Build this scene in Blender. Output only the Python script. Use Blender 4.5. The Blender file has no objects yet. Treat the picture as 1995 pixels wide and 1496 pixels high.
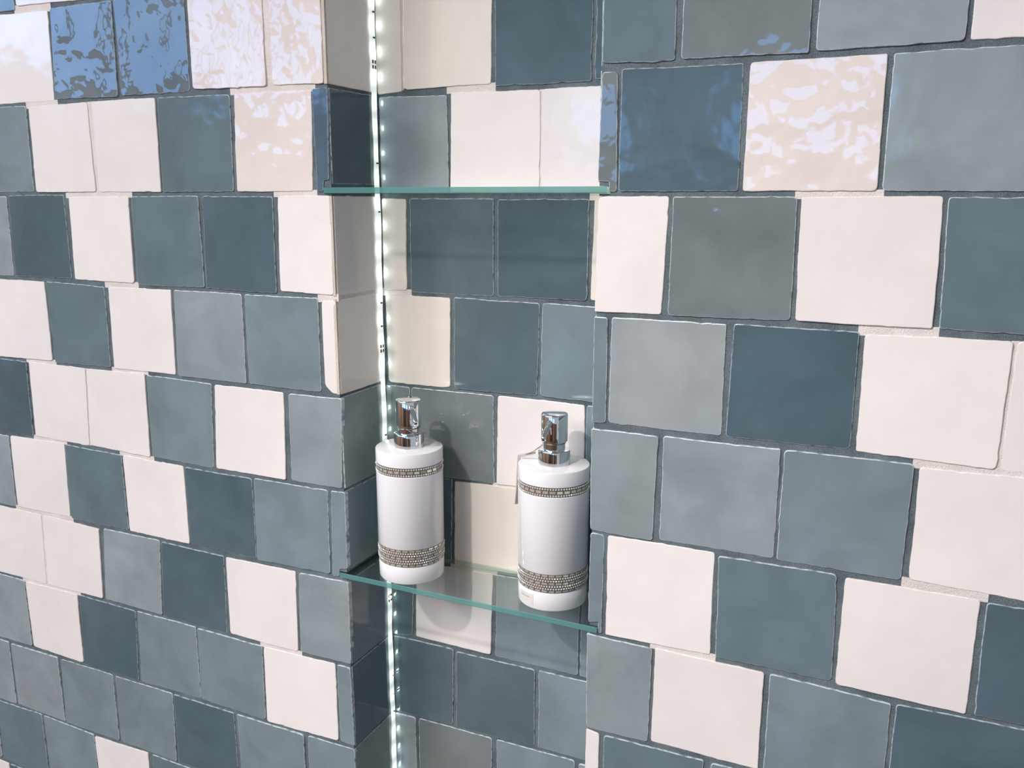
import bpy, bmesh, math, random
from mathutils import Vector, Matrix

# ---------------------------------------------------------------- scene, camera, light
sc = bpy.context.scene
COL = sc.collection
sc.view_settings.view_transform = 'Standard'
sc.view_settings.look = 'None'
sc.view_settings.exposure = 0.0
sc.view_settings.gamma = 1.0
sc.view_settings.use_curve_mapping = False

# world axes: wall face is the plane Y = 0, X runs along the wall, Z up, Z = 0 is eye level
cam_d = bpy.data.cameras.new('camera')
cam = bpy.data.objects.new('camera', cam_d)
COL.objects.link(cam)
R = Vector((0.90806325, 0.41882993, 0.0016213))
U = Vector((-0.08891057, 0.18898093, 0.9779474))
F = Vector((-0.40928724, 0.88818225, -0.20884504))
cam.matrix_world = Matrix(((R.x, U.x, -F.x, 0.0), (R.y, U.y, -F.y, -0.73118),
                           (R.z, U.z, -F.z, -0.00366), (0, 0, 0, 1)))
cam_d.sensor_fit = 'HORIZONTAL'
cam_d.sensor_width = 36.0
cam_d.lens = 1693.74 / 1995.0 * 36.0
cam_d.clip_start = 0.01
sc.camera = cam

world = bpy.data.worlds.new('world')
sc.world = world
world.use_nodes = True
bg = world.node_tree.nodes['Background']
bg.inputs[0].default_value = (0.80, 0.86, 0.93, 1)
bg.inputs[1].default_value = 0.53

def lamp(name, kind, loc, energy, color, target=None, **kw):
    d = bpy.data.lights.new(name, kind)
    d.energy = energy
    d.color = color
    for k, v in kw.items():
        setattr(d, k, v)
    o = bpy.data.objects.new(name, d)
    COL.objects.link(o)
    o.location = loc
    if target is not None:
        o.rotation_euler = (Vector(target) - Vector(loc)).to_track_quat('-Z', 'Y').to_euler()
    return o

# ceiling spotlight: casts the crisp bottle and shelf shadows
lamp('ceiling_spot', 'SPOT', (-0.72, -1.28, 1.0), 69, (1.0, 0.93, 0.865), (0.10, 0.0, -0.90),
     spot_size=math.radians(60), spot_blend=1.0, shadow_soft_size=0.03)
# second, weaker fitting further along the same ceiling
lamp('ceiling_spot.001', 'SPOT', (-1.75, -1.5, 1.0), 22, (1.0, 0.93, 0.865), (0.0, 0.0, -0.90),
     spot_size=math.radians(70), spot_blend=1.0, shadow_soft_size=0.06)
# broad soft ceiling light panel of the showroom
lamp('ceiling_panel_light', 'AREA', (-2.0, -2.6, 1.46), 172, (1.0, 0.96, 0.925), (-2.0, -2.6, 0.0),
     shape='RECTANGLE', size=3.0, size_y=2.0)

# ---------------------------------------------------------------- measured tiles: (row, glaze, outline x,z in mm)
LEFT = [
 (1, 'M', [-1069.0, 308.8, -968.5, 308.8, -968.5, 207.4, -1069.0, 208.7]),
 (1, 'W', [-965.5, 308.8, -849.5, 308.8, -849.5, 208.8, -965.5, 211.2]),
 (2, 'W', [-1015.4, 205.3, -914.9, 203.1, -919.6, 105.2, -1020.1, 105.2]),
 (2, 'S', [-911.9, 204.9, -814.9, 204.9, -817.1, 105.4, -917.5, 107.1]),
 (2, 'S', [-811.4, 204.9, -712.2, 205.3, -712.2, 106.6, -811.1, 106.2]),
 (2, 'V', [-707.5, 205.3, -609.7, 205.3, -609.7, 106.3, -707.5, 108.2]),
 (2, 'V', [-602.7, 205.3, -539.7, 205.3, -539.7, 105.6, -602.7, 106.9]),
 (3, 'N', [-1068.5, 101.8, -968.0, 102.0, -970.6, 3.3, -1071.1, 1.7]),
 (3, 'W', [-963.7, 99.8, -866.4, 102.1, -865.3, 2.8, -965.2, 2.5]),
 (3, 'W', [-860.2, 102.4, -762.5, 102.0, -764.2, 2.3, -861.3, 2.8]),
 (3, 'M', [-759.1, 102.1, -658.9, 100.8, -661.3, 2.8, -761.5, 2.7]),
 (3, 'V', [-653.2, 101.3, -555.5, 100.4, -558.6, 3.0, -656.4, 2.7]),
 (3, 'E', [-553.9, 101.5, -535.6, 101.6, -538.2, 14.1, -544.6, 13.4, -545.8, 2.6, -553.1, 2.3]),
 (4, 'L', [-1121.4, -1.7, -1020.9, -2.4, -1024.7, -99.7, -1125.2, -101.8]),
 (4, 'D', [-1017.0, -1.4, -920.7, -0.5, -920.6, -99.1, -1020.4, -99.8]),
 (4, 'W', [-912.1, -3.0, -814.4, -2.3, -816.8, -100.4, -915.3, -99.8]),
 (4, 'M', [-811.6, -2.3, -711.7, -1.6, -711.3, -100.7, -813.0, -101.5]),
 (4, 'D', [-705.9, -1.8, -610.2, -2.2, -611.4, -102.3, -708.4, -101.1]),
 (4, 'W', [-603.9, -1.5, -537.0, -1.3, -537.8, -101.2, -606.5, -100.1]),
 (5, 'W', [-1071.0, -105.2, -970.5, -104.7, -969.7, -203.6, -1070.2, -205.3]),
 (5, 'M', [-967.0, -104.4, -867.7, -106.7, -869.1, -203.4, -965.8, -205.5]),
 (5, 'W', [-861.5, -106.0, -762.6, -105.4, -764.7, -203.9, -863.3, -204.3]),
 (5, 'L', [-758.0, -105.4, -659.6, -105.3, -660.7, -204.9, -761.4, -204.7]),
 (5, 'N', [-655.3, -105.4, -558.5, -104.5, -559.2, -204.8, -656.4, -204.3]),
 (5, 'W', [-554.0, -107.5, -536.2, -106.2, -535.5, -205.0, -545.1, -204.9, -554.4, -196.9]),
 (6, 'D', [-1119.9, -208.7, -1019.4, -208.4, -1022.4, -307.3, -1122.9, -308.8]),
 (6, 'W', [-1015.2, -208.1, -913.2, -208.5, -919.8, -307.9, -1018.6, -306.6]),
 (6, 'W', [-911.6, -208.7, -813.8, -206.6, -816.5, -309.6, -918.1, -306.9]),
 (6, 'N', [-811.5, -207.8, -711.5, -209.6, -717.9, -310.4, -813.6, -308.3]),
 (6, 'W', [-708.3, -210.0, -609.9, -209.9, -612.7, -309.8, -713.7, -309.9]),
 (6, 'L', [-604.0, -210.3, -534.0, -209.2, -537.6, -308.7, -605.6, -308.9]),
 (7, 'L', [-1172.9, -312.2, -1072.4, -312.6, -1074.1, -412.3, -1174.6, -412.3]),
 (7, 'W', [-1068.7, -311.9, -966.4, -310.5, -969.9, -410.3, -1070.6, -411.1]),
 (7, 'M', [-964.8, -311.2, -865.5, -312.8, -865.1, -410.9, -968.3, -412.2]),
 (7, 'W', [-863.9, -312.6, -764.3, -313.9, -764.3, -411.7, -863.5, -411.7]),
 (7, 'D', [-762.4, -314.3, -661.9, -314.7, -662.6, -412.0, -762.7, -410.7]),
 (7, 'N', [-659.1, -314.0, -556.9, -313.4, -558.1, -411.1, -660.6, -412.9]),
 (7, 'N', [-552.9, -313.4, -534.5, -312.5, -534.8, -400.9, -545.4, -402.9, -546.9, -412.2, -555.4, -412.5]),
 (8, 'W', [-1126.6, -415.7, -1026.1, -416.0, -1031.0, -516.3, -1131.5, -515.8]),
 (8, 'W', [-1023.9, -415.7, -918.5, -418.1, -923.5, -515.2, -1028.9, -516.6]),
 (8, 'L', [-910.3, -416.1, -814.1, -415.7, -820.3, -516.3, -918.3, -514.3]),
 (8, 'D', [-810.1, -416.3, -711.6, -417.6, -715.7, -518.0, -817.8, -517.0]),
 (8, 'W', [-708.8, -418.4, -606.6, -417.3, -608.9, -517.5, -710.0, -516.8]),
 (8, 'L', [-602.0, -417.6, -534.7, -416.2, -535.3, -515.4, -605.3, -516.3]),
 (9, 'L', [-1177.0, -519.2, -1076.5, -519.6, -1075.9, -618.1, -1176.2, -619.3]),
 (9, 'W', [-1074.8, -520.7, -971.6, -519.1, -974.2, -619.4, -1074.3, -618.3]),
 (9, 'D', [-968.5, -519.1, -867.4, -521.1, -872.7, -619.8, -972.6, -620.0]),
 (9, 'N', [-864.1, -520.3, -765.3, -520.5, -766.7, -618.9, -868.9, -620.6]),
 (9, 'N', [-762.7, -521.5, -661.8, -522.2, -663.9, -620.2, -765.1, -618.5]),
 (9, 'W', [-660.2, -522.2, -557.0, -519.9, -557.1, -618.1, -661.6, -621.5]),
 (9, 'N', [-554.4, -520.1, -536.5, -520.0, -534.8, -618.2, -554.4, -617.7]),
 (10, 'L', [-1227.6, -622.7, -1127.1, -623.6, -1126.7, -721.5, -1227.2, -722.8]),
 (10, 'L', [-1123.3, -624.7, -1026.2, -623.6, -1025.7, -722.1, -1124.3, -721.3]),
 (10, 'N', [-1021.0, -625.1, -921.9, -624.6, -920.5, -722.1, -1024.1, -722.6]),
 (10, 'N', [-917.2, -625.2, -814.7, -624.1, -817.8, -722.6, -917.4, -722.2]),
 (10, 'D', [-812.9, -624.5, -713.5, -624.4, -713.5, -722.8, -814.8, -723.4]),
 (10, 'N', [-709.2, -624.8, -607.0, -624.0, -607.0, -722.8, -709.2, -722.8]),
 (10, 'N', [-601.6, -623.4, -535.4, -623.0, -535.4, -722.8, -601.6, -722.8]),
 (11, 'L', [-1276.7, -726.2, -1176.2, -726.2, -1176.2, -823.3, -1276.7, -826.3]),
 (11, 'M', [-1167.7, -726.6, -1075.0, -724.5, -1075.0, -826.3, -1174.2, -823.3]),
 (11, 'N', [-1072.1, -725.4, -970.4, -727.2, -970.4, -826.3, -1072.1, -826.3]),
 (11, 'W', [-968.8, -728.6, -868.9, -725.3, -868.9, -826.3, -968.8, -826.3]),
 (11, 'M', [-861.6, -725.7, -761.1, -726.2, -761.1, -826.3, -861.6, -826.3]),
]
RIGHT = [
 (2, 'M', [-254.2, 205.3, -191.9, 205.3, -191.9, 105.9, -254.2, 107.5]),
 (2, 'G', [-187.1, 205.3, -88.3, 205.3, -88.3, 105.2, -187.1, 106.5]),
 (2, 'L', [-83.2, 205.3, 17.8, 205.3, 17.8, 106.8, -83.2, 106.2]),
 (2, 'W', [21.2, 205.3, 121.7, 205.3, 121.7, 105.2, 21.2, 106.8]),
 (3, 'G', [-253.7, 100.4, -240.1, 100.1, -238.5, 2.1, -245.2, 1.7, -245.6, 10.3, -255.8, 10.7]),
 (3, 'D', [-236.9, 102.1, -137.1, 100.9, -135.9, 2.3, -236.8, 2.1]),
 (3, 'V', [-131.5, 100.9, -32.2, 101.2, -31.4, 1.9, -132.2, 2.1]),
 (3, 'L', [-28.0, 101.1, 72.5, 101.8, 72.2, 1.7, -28.3, 2.3]),
 (4, 'W', [-254.8, -2.1, -192.3, -1.7, -195.5, -101.7, -256.0, -102.4]),
 (4, 'G', [-189.0, -2.0, -89.1, -2.0, -88.5, -100.3, -190.0, -102.0]),
 (4, 'W', [-86.3, -2.5, 14.5, -1.5, 16.0, -100.5, -84.5, -100.4]),
 (4, 'M', [17.7, -2.2, 118.2, -1.7, 121.0, -101.8, 20.5, -100.1]),
 (5, 'N', [-256.3, -106.6, -243.6, -106.8, -243.2, -203.3, -256.4, -204.5]),
 (5, 'K', [-240.0, -106.4, -139.3, -106.6, -139.0, -203.4, -241.0, -203.0]),
 (5, 'D', [-133.0, -105.6, -35.3, -106.2, -35.0, -202.7, -135.3, -203.8]),
 (5, 'W', [-31.4, -107.7, 71.0, -106.3, 69.8, -205.8, -30.6, -203.6]),
 (5, 'W', [73.9, -106.0, 174.4, -105.2, 172.9, -205.3, 72.4, -206.2]),
 (6, 'L', [-256.7, -209.8, -193.6, -210.0, -195.8, -309.0, -255.9, -308.4]),
 (6, 'L', [-189.4, -209.1, -88.9, -208.7, -88.9, -307.2, -189.7, -307.5]),
 (6, 'N', [-86.0, -209.1, 13.3, -208.4, 12.0, -307.8, -86.3, -307.4]),
 (6, 'W', [17.0, -210.5, 117.5, -208.7, 118.0, -308.8, 17.5, -305.8]),
 (7, 'N', [-255.8, -310.8, -241.5, -311.5, -242.2, -411.4, -245.4, -412.2, -245.7, -400.3, -255.9, -402.9]),
 (7, 'W', [-238.6, -311.2, -138.8, -310.5, -138.2, -409.8, -238.3, -411.8]),
 (7, 'M', [-135.6, -312.8, -36.7, -311.5, -33.8, -409.7, -133.6, -410.6]),
 (7, 'W', [-30.0, -313.1, 70.4, -312.9, 69.5, -413.5, -30.8, -411.8]),
 (7, 'D', [74.7, -314.2, 175.2, -312.2, 175.9, -412.3, 75.4, -412.3]),
 (8, 'L', [-257.1, -414.6, -191.9, -415.6, -193.1, -514.4, -255.7, -516.0]),
 (8, 'W', [-189.4, -414.6, -89.6, -415.4, -89.5, -512.8, -190.1, -512.8]),
 (8, 'N', [-85.0, -415.2, 14.3, -418.7, 14.3, -515.8, -85.0, -515.8]),
 (8, 'D', [18.0, -417.7, 118.5, -415.7, 118.5, -515.8, 18.0, -515.8]),
 (9, 'W', [-255.7, -517.3, -241.7, -519.5, -241.7, -619.3, -255.7, -619.3]),
 (9, 'M', [-237.1, -519.3, -138.7, -517.7, -138.7, -619.3, -237.1, -619.3]),
 (9, 'N', [-132.1, -518.2, -31.6, -519.2, -31.6, -619.3, -132.1, -619.3]),
]
BACK = [
 (2, 'C', [-533.8, 205.3, -502.8, 205.3, -502.8, 105.0, -533.8, 103.3]),
 (2, 'C', [-498.8, 207.8, -397.7, 207.8, -399.8, 107.5, -496.4, 106.5, -501.0, 108.7]),
 (2, 'D', [-394.9, 205.3, -293.7, 205.3, -293.7, 104.7, -394.9, 105.3]),
 (2, 'D', [-290.3, 205.3, -258.9, 205.3, -258.9, 105.5, -290.3, 106.3]),
 (3, 'L', [-532.1, 101.2, -450.0, 99.1, -449.0, 2.4, -532.2, 2.5]),
 (3, 'W', [-445.3, 101.8, -346.0, 99.9, -346.2, 2.1, -447.4, 2.2]),
 (3, 'W', [-344.4, 100.1, -256.6, 100.4, -256.6, 2.0, -344.6, 2.1]),
 (4, 'C', [-532.0, -3.6, -501.0, -4.6, -502.2, -102.6, -532.3, -102.5]),
 (4, 'P', [-497.1, -4.2, -396.9, -4.1, -397.2, -103.9, -497.7, -103.8]),
 (4, 'D', [-392.6, -4.7, -293.4, -4.3, -294.2, -103.4, -392.8, -104.0]),
 (4, 'C', [-288.5, -4.2, -256.6, -4.2, -256.6, -103.5, -290.4, -102.6]),
 (5, 'C', [-530.7, -108.0, -448.5, -107.9, -450.3, -205.4, -457.7, -207.0, -530.0, -207.1]),
 (5, 'P', [-444.5, -107.0, -345.0, -108.2, -347.4, -205.6, -444.8, -206.7]),
 (5, 'N', [-342.0, -107.9, -256.6, -108.2, -256.6, -206.5, -343.6, -205.3]),
 (6, 'G', [-533.3, -211.0, -501.9, -210.7, -503.4, -311.0, -533.9, -311.0]),
 (6, 'G', [-500.1, -210.5, -397.9, -210.1, -396.9, -309.0, -500.6, -311.0]),
 (6, 'W', [-393.0, -209.7, -294.2, -210.4, -294.1, -306.3, -394.4, -309.2]),
 (6, 'N', [-292.3, -210.2, -256.6, -210.1, -256.7, -305.8, -291.8, -305.8]),
 (7, 'P', [-533.0, -313.3, -449.6, -311.1, -451.9, -410.8, -533.0, -413.8]),
 (7, 'C', [-446.3, -312.7, -345.5, -310.0, -346.3, -409.3, -448.1, -414.5]),
 (7, 'P', [-341.5, -310.0, -256.6, -310.0, -256.6, -409.3, -342.2, -409.3]),
 (8, 'P', [-533.5, -418.3, -501.9, -417.8, -506.2, -514.1, -533.3, -518.0]),
 (8, 'W', [-498.9, -418.4, -399.0, -415.5, -402.2, -514.9, -501.6, -514.5]),
 (8, 'N', [-394.6, -415.5, -294.8, -414.6, -296.2, -515.4, -396.9, -515.6]),
 (8, 'N', [-292.7, -414.9, -256.6, -414.3, -256.6, -514.8, -293.9, -515.2]),
 (9, 'P', [-533.3, -519.8, -450.6, -519.2, -453.0, -619.0, -534.2, -621.5]),
 (9, 'P', [-447.2, -521.5, -346.9, -520.1, -346.8, -616.7, -449.1, -621.5]),
 (9, 'N', [-342.4, -520.2, -256.6, -519.3, -256.6, -616.3, -342.4, -616.3]),
 (10, 'L', [-534.2, -623.5, -504.4, -623.3, -504.4, -722.8, -534.2, -722.8]),
 (10, 'G', [-500.1, -622.9, -401.2, -622.0, -401.2, -722.8, -500.1, -722.8]),
 (10, 'N', [-395.4, -622.1, -297.8, -620.5, -297.8, -722.8, -395.4, -722.8]),
 (10, 'L', [-293.0, -622.3, -256.6, -622.7, -256.6, -722.8, -293.0, -722.8]),
]

# ---------------------------------------------------------------- constants (metres)
XL, XR, DEP = -0.53507, -0.25576, 0.08454          # niche left corner, right corner, depth
PITCH = 0.1035                                     # row pitch
GR = 0.0013                                        # grout sits this far behind the tile faces
X_MIN, X_MAX = -1.62, 0.62
R_MIN, R_MAX = 0, 12                               # tile rows built (row 3 / 4 joint is at eye level)
Z_TOP, Z_BOT = -(R_MIN - 4) * PITCH, -(R_MAX - 3) * PITCH
SHELVES = ((0.0006, 0.0066), (-0.4116, -0.4056))
rng = random.Random(7)

# ---------------------------------------------------------------- materials
def new_mat(name):
    m = bpy.data.materials.new(name)
    m.use_nodes = True
    nt = m.node_tree
    b = nt.nodes['Principled BSDF']
    return m, nt, b

def lin(r, g, b):
    f = lambda c: (c / 255 / 12.92) if c / 255 <= 0.04045 else ((c / 255 + 0.055) / 1.055) ** 2.4
    return (f(r), f(g), f(b), 1.0)

def simple(name, rgb, rough=0.5, metal=0.0, ior=1.5):
    m, nt, b = new_mat(name)
    b.inputs['Base Color'].default_value = lin(*rgb)
    b.inputs['Roughness'].default_value = rough
    b.inputs['Metallic'].default_value = metal
    b.inputs['IOR'].default_value = ior
    return m

def glaze(name, rgb, var=0.10, tint=None, wave=0.00022, rough=0.07, mott=0.16):
    """hand-made glazed tile: cloudy glaze, small value shift per tile, wavy glossy surface"""
    m, nt, b = new_mat(name)
    N, L = nt.nodes.new, nt.links.new
    tc = N('ShaderNodeTexCoord'); oi = N('ShaderNodeObjectInfo')
    off = N('ShaderNodeVectorMath'); off.operation = 'SCALE'
    comb = N('ShaderNodeCombineXYZ')
    mul = N('ShaderNodeMath'); mul.operation = 'MULTIPLY'; mul.inputs[1].default_value = 37.0
    L(oi.outputs['Random'], mul.inputs[0])
    for k in range(3):
        L(mul.outputs[0], comb.inputs[k])
    add = N('ShaderNodeVectorMath'); add.operation = 'ADD'
    L(tc.outputs['Object'], add.inputs[0]); L(comb.outputs[0], add.inputs[1])
    n1 = N('ShaderNodeTexNoise'); n1.inputs['Scale'].default_value = 17; n1.inputs['Detail'].default_value = 5
    n1.inputs['Roughness'].default_value = 0.55; n1.inputs['Distortion'].default_value = 0.6
    L(add.outputs[0], n1.inputs['Vector'])
    # value = 1 + mottling + per tile shift
    mr = N('ShaderNodeMapRange'); mr.inputs[1].default_value = 0.3; mr.inputs[2].default_value = 0.7
    mr.inputs[3].default_value = 1 - mott; mr.inputs[4].default_value = 1 + mott
    L(n1.outputs['Fac'], mr.inputs[0])
    pr = N('ShaderNodeMapRange'); pr.inputs[3].default_value = 1 - var; pr.inputs[4].default_value = 1 + var
    L(oi.outputs['Random'], pr.inputs[0])
    vm = N('ShaderNodeMath'); vm.operation = 'MULTIPLY'
    L(mr.outputs[0], vm.inputs[0]); L(pr.outputs[0], vm.inputs[1])
    # slight hue drift between two glazes
    mix = N('ShaderNodeMix'); mix.data_type = 'RGBA'
    mix.inputs[6].default_value = lin(*rgb); mix.inputs[7].default_value = lin(*(tint or rgb))
    n2 = N('ShaderNodeTexNoise'); n2.inputs['Scale'].default_value = 9; L(add.outputs[0], n2.inputs['Vector'])
    mr2 = N('ShaderNodeMapRange'); mr2.inputs[1].default_value = 0.35; mr2.inputs[2].default_value = 0.65
    L(n2.outputs['Fac'], mr2.inputs[0]); L(mr2.outputs[0], mix.inputs[0])
    sc_ = N('ShaderNodeVectorMath'); sc_.operation = 'SCALE'
    L(mix.outputs[2], sc_.inputs[0]); L(vm.outputs[0], sc_.inputs[3])
    L(sc_.outputs[0], b.inputs['Base Color'])
    b.inputs['Roughness'].default_value = rough
    b.inputs['IOR'].default_value = 1.52
    # wavy glaze relief
    w1 = N('ShaderNodeTexNoise'); w1.inputs['Scale'].default_value = 26; w1.inputs['Detail'].default_value = 2.5
    w1.inputs['Roughness'].default_value = 0.45; L(add.outputs[0], w1.inputs['Vector'])
    bp = N('ShaderNodeBump'); bp.inputs['Strength'].default_value = 1.0; bp.inputs['Distance'].default_value = wave * 6
    L(w1.outputs['Fac'], bp.inputs['Height'])
    L(bp.outputs[0], b.inputs['Normal'])
    return m

def edge_mat(name, rgb, worn_lit):
    """thin worn glaze along the tile edges, bevel highlight put into its colour: paler, broken line"""
    m, nt, b = new_mat(name)
    N, L = nt.nodes.new, nt.links.new
    tc = N('ShaderNodeTexCoord')
    n1 = N('ShaderNodeTexNoise'); n1.inputs['Scale'].default_value = 120; n1.inputs['Detail'].default_value = 3
    L(tc.outputs['Object'], n1.inputs['Vector'])
    mr = N('ShaderNodeMapRange'); mr.inputs[1].default_value = 0.34; mr.inputs[2].default_value = 0.54
    L(n1.outputs['Fac'], mr.inputs[0])
    mix = N('ShaderNodeMix'); mix.data_type = 'RGBA'
    mix.inputs[6].default_value = lin(*rgb); mix.inputs[7].default_value = lin(*worn_lit)  # second colour holds both thin glaze and the painted glint of lit bevels
    L(mr.outputs[0], mix.inputs[0]); L(mix.outputs[2], b.inputs['Base Color'])
    b.inputs['Roughness'].default_value = 0.25
    return m

def grout_mat(name, a, c, scale=900):
    m, nt, b = new_mat(name)
    N, L = nt.nodes.new, nt.links.new
    geo = N('ShaderNodeNewGeometry')
    n1 = N('ShaderNodeTexNoise'); n1.inputs['Scale'].default_value = scale; n1.inputs['Detail'].default_value = 3
    L(geo.outputs['Position'], n1.inputs['Vector'])
    n2 = N('ShaderNodeTexNoise'); n2.inputs['Scale'].default_value = 40; n2.inputs['Detail'].default_value = 3
    L(geo.outputs['Position'], n2.inputs['Vector'])
    ad = N('ShaderNodeMath'); ad.operation = 'ADD'; L(n1.outputs['Fac'], ad.inputs[0]); L(n2.outputs['Fac'], ad.inputs[1])
    mr = N('ShaderNodeMapRange'); mr.inputs[1].default_value = 0.75; mr.inputs[2].default_value = 1.3
    L(ad.outputs[0], mr.inputs[0])
    mix = N('ShaderNodeMix'); mix.data_type = 'RGBA'
    mix.inputs[6].default_value = lin(*a); mix.inputs[7].default_value = lin(*c)
    L(mr.outputs[0], mix.inputs[0]); L(mix.outputs[2], b.inputs['Base Color'])
    b.inputs['Roughness'].default_value = 0.85
    bp = N('ShaderNodeBump'); bp.inputs['Distance'].default_value = 0.0008; bp.inputs['Strength'].default_value = 0.8
    L(n1.outputs['Fac'], bp.inputs['Height']); L(bp.outputs[0], b.inputs['Normal'])
    return m

GL = {
    'W': glaze('white_glaze', (240, 235, 231), 0.025, (236, 230, 228), 0.00016, 0.11, 0.03),
    'V': glaze('warm_white_glaze', (234, 224, 216), 0.02, (230, 220, 214), 0.00040, 0.05, 0.03),
    'L': glaze('pale_slate_glaze', (148, 160, 163), 0.04, (140, 152, 157), 0.00015, 0.10, 0.13),
    'N': glaze('mid_slate_glaze', (126, 142, 149), 0.04, (121, 138, 143), 0.00015, 0.10, 0.13),
    'M': glaze('slate_glaze', (106, 124, 132), 0.04, (100, 120, 126), 0.00015, 0.10, 0.13),
    'D': glaze('dark_teal_glaze', (86, 105, 115), 0.04, (80, 101, 109), 0.00015, 0.09, 0.13),
    'E': glaze('blue_slate_glaze', (88, 108, 124), 0.03, (82, 103, 118), 0.00020, 0.08, 0.12),
    'G': glaze('grey_slate_glaze', (122, 132, 134), 0.03, (114, 124, 126), 0.00034, 0.05, 0.12),
    'K': glaze('silver_slate_glaze', (160, 168, 170), 0.03, (150, 160, 164), 0.00015, 0.10, 0.10),
    'P': glaze('deep_slate_glaze', (94, 111, 118), 0.04, (88, 106, 112), 0.00015, 0.09, 0.12),
    'C': glaze('cream_white_glaze', (235, 228, 218), 0.015, (231, 224, 215), 0.00016, 0.10, 0.03),
    'S': glaze('smooth_slate_glaze', (110, 122, 130), 0.03, (104, 117, 126), 0.00030, 0.03, 0.08),
}
EDGE = {
    'W': edge_mat('white_edge', (240, 234, 230), (226, 218, 212)),
    'V': edge_mat('warm_white_edge', (238, 230, 222), (224, 214, 206)),
    'L': edge_mat('pale_slate_edge', (138, 150, 155), (205, 212, 214)),
    'N': edge_mat('mid_slate_edge', (120, 136, 144), (196, 206, 210)),
    'M': edge_mat('slate_edge', (104, 122, 130), (185, 197, 202)),
    'D': edge_mat('dark_teal_edge', (86, 106, 116), (170, 185, 192)),
    'E': edge_mat('blue_slate_edge', (90, 110, 126), (165, 180, 192)),
    'G': edge_mat('grey_slate_edge', (122, 132, 134), (196, 204, 206)),
    'K': edge_mat('silver_slate_edge', (156, 164, 166), (212, 218, 220)),
    'P': edge_mat('deep_slate_edge', (96, 113, 120), (176, 190, 194)),
    'C': edge_mat('cream_white_edge', (232, 225, 214), (216, 208, 198)),
    'S': edge_mat('smooth_slate_edge', (108, 122, 132), (180, 192, 200)),
}
GROUT = grout_mat('dark_grout', (76, 88, 94), (114, 126, 132))
WGROUT = grout_mat('white_grout', (214, 206, 200), (236, 230, 225))
CHROME = simple('chrome', (235, 236, 238), 0.045, 1.0)
CERAMIC = simple('white_ceramic', (238, 238, 240), 0.09, 0.0, 1.52)
SILVER = simple('silver_setting', (134, 128, 120), 0.34, 0.6)
STONE = simple('clear_rhinestone', (238, 236, 231), 0.06, 0.35)
BAGUETTE = simple('clear_baguette', (230, 227, 220), 0.05, 0.6)
PAPER = simple('tag_card', (186, 178, 174), 0.7)
STRING = simple('metal_string', (150, 148, 146), 0.35, 0.6)
STICK = simple('clear_sticker', (226, 221, 212), 0.35)
PRINT = simple('sticker_print', (190, 184, 178), 0.5)
CREAM = grout_mat("biscuit_edge", (196, 186, 172), (222, 214, 202))
OPENING_SHADE = simple('opening_shade', (14, 13, 12), 0.8)
DARK = simple('dark_component', (48, 40, 36), 0.5)
COPPER = simple('copper_pad', (128, 80, 62), 0.4)

# ---------------------------------------------------------------- object helpers
def obj(name, me, mats, parent=None, loc=None, **props):
    o = bpy.data.objects.new(name, me)
    COL.objects.link(o)
    for m in (mats if isinstance(mats, (list, tuple)) else [mats]):
        if m.name not in [x.name for x in me.materials if x]:
            me.materials.append(m)
    if loc is not None:
        o.location = loc
    if parent is not None:
        o.parent = parent
    for k, v in props.items():
        o[k] = v
    return o

def from_bm(name, bm):
    me = bpy.data.meshes.new(name)
    bmesh.ops.recalc_face_normals(bm, faces=bm.faces)
    bm.to_mesh(me)
    bm.free()
    return me

def add_box(bm, x0, x1, y0, y1, z0, z1):
    vs = [bm.verts.new((x, y, z)) for x in (x0, x1) for y in (y0, y1) for z in (z0, z1)]
    for f in ((0, 1, 3, 2), (4, 6, 7, 5), (0, 4, 5, 1), (2, 3, 7, 6), (0, 2, 6, 4), (1, 5, 7, 3)):
        bm.faces.new([vs[i] for i in f])
    return vs

def lathe(name, prof, seg=64, smooth=True):
    """closed profile of (radius, z) revolved about Z; sharp profile corners stay sharp by face splitting"""
    bm = bmesh.new()
    rings = []
    for r, z in prof:
        if r < 1e-6:
            rings.append([bm.verts.new((0, 0, z))])
        else:
            rings.append([bm.verts.new((r * math.cos(2 * math.pi * k / seg), r * math.sin(2 * math.pi * k / seg), z)) for k in range(seg)])
    for a, b in zip(rings, rings[1:]):
        for k in range(seg):
            k2 = (k + 1) % seg
            if len(a) == 1 and len(b) == 1:
                continue
            if len(a) == 1:
                bm.faces.new((a[0], b[k2], b[k]))
            elif len(b) == 1:
                bm.faces.new((a[k], a[k2], b[0]))
            else:
                bm.faces.new((a[k], a[k2], b[k2], b[k]))
    me = from_bm(name, bm)
    if smooth:
        for p in me.polygons:
            p.use_smooth = True
        me.set_sharp_from_angle(angle=math.radians(35))
    return me

def tube(name, pts, rad, seg=10, cap=True, radii=None):
    bm = bmesh.new()
    pts = [Vector(p) for p in pts]
    rings = []
    ref = None
    for i, p in enumerate(pts):
        t = (pts[min(i + 1, len(pts) - 1)] - pts[max(i - 1, 0)]).normalized()
        if ref is None:
            ref = t.orthogonal().normalized()
        n = (ref - t * ref.dot(t)).normalized(); ref = n
        b = t.cross(n)
        r = radii[i] if radii else rad
        rings.append([bm.verts.new(p + (n * math.cos(2 * math.pi * k / seg) + b * math.sin(2 * math.pi * k / seg)) * r) for k in range(seg)])
    for a, c in zip(rings, rings[1:]):
        for k in range(seg):
            bm.faces.new((a[k], a[(k + 1) % seg], c[(k + 1) % seg], c[k]))
    if cap:
        bm.faces.new(rings[0][::-1]); bm.faces.new(rings[-1])
    me = from_bm(name, bm)
    for p in me.polygons:
        p.use_smooth = len(p.vertices) == 4
    return me

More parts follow.
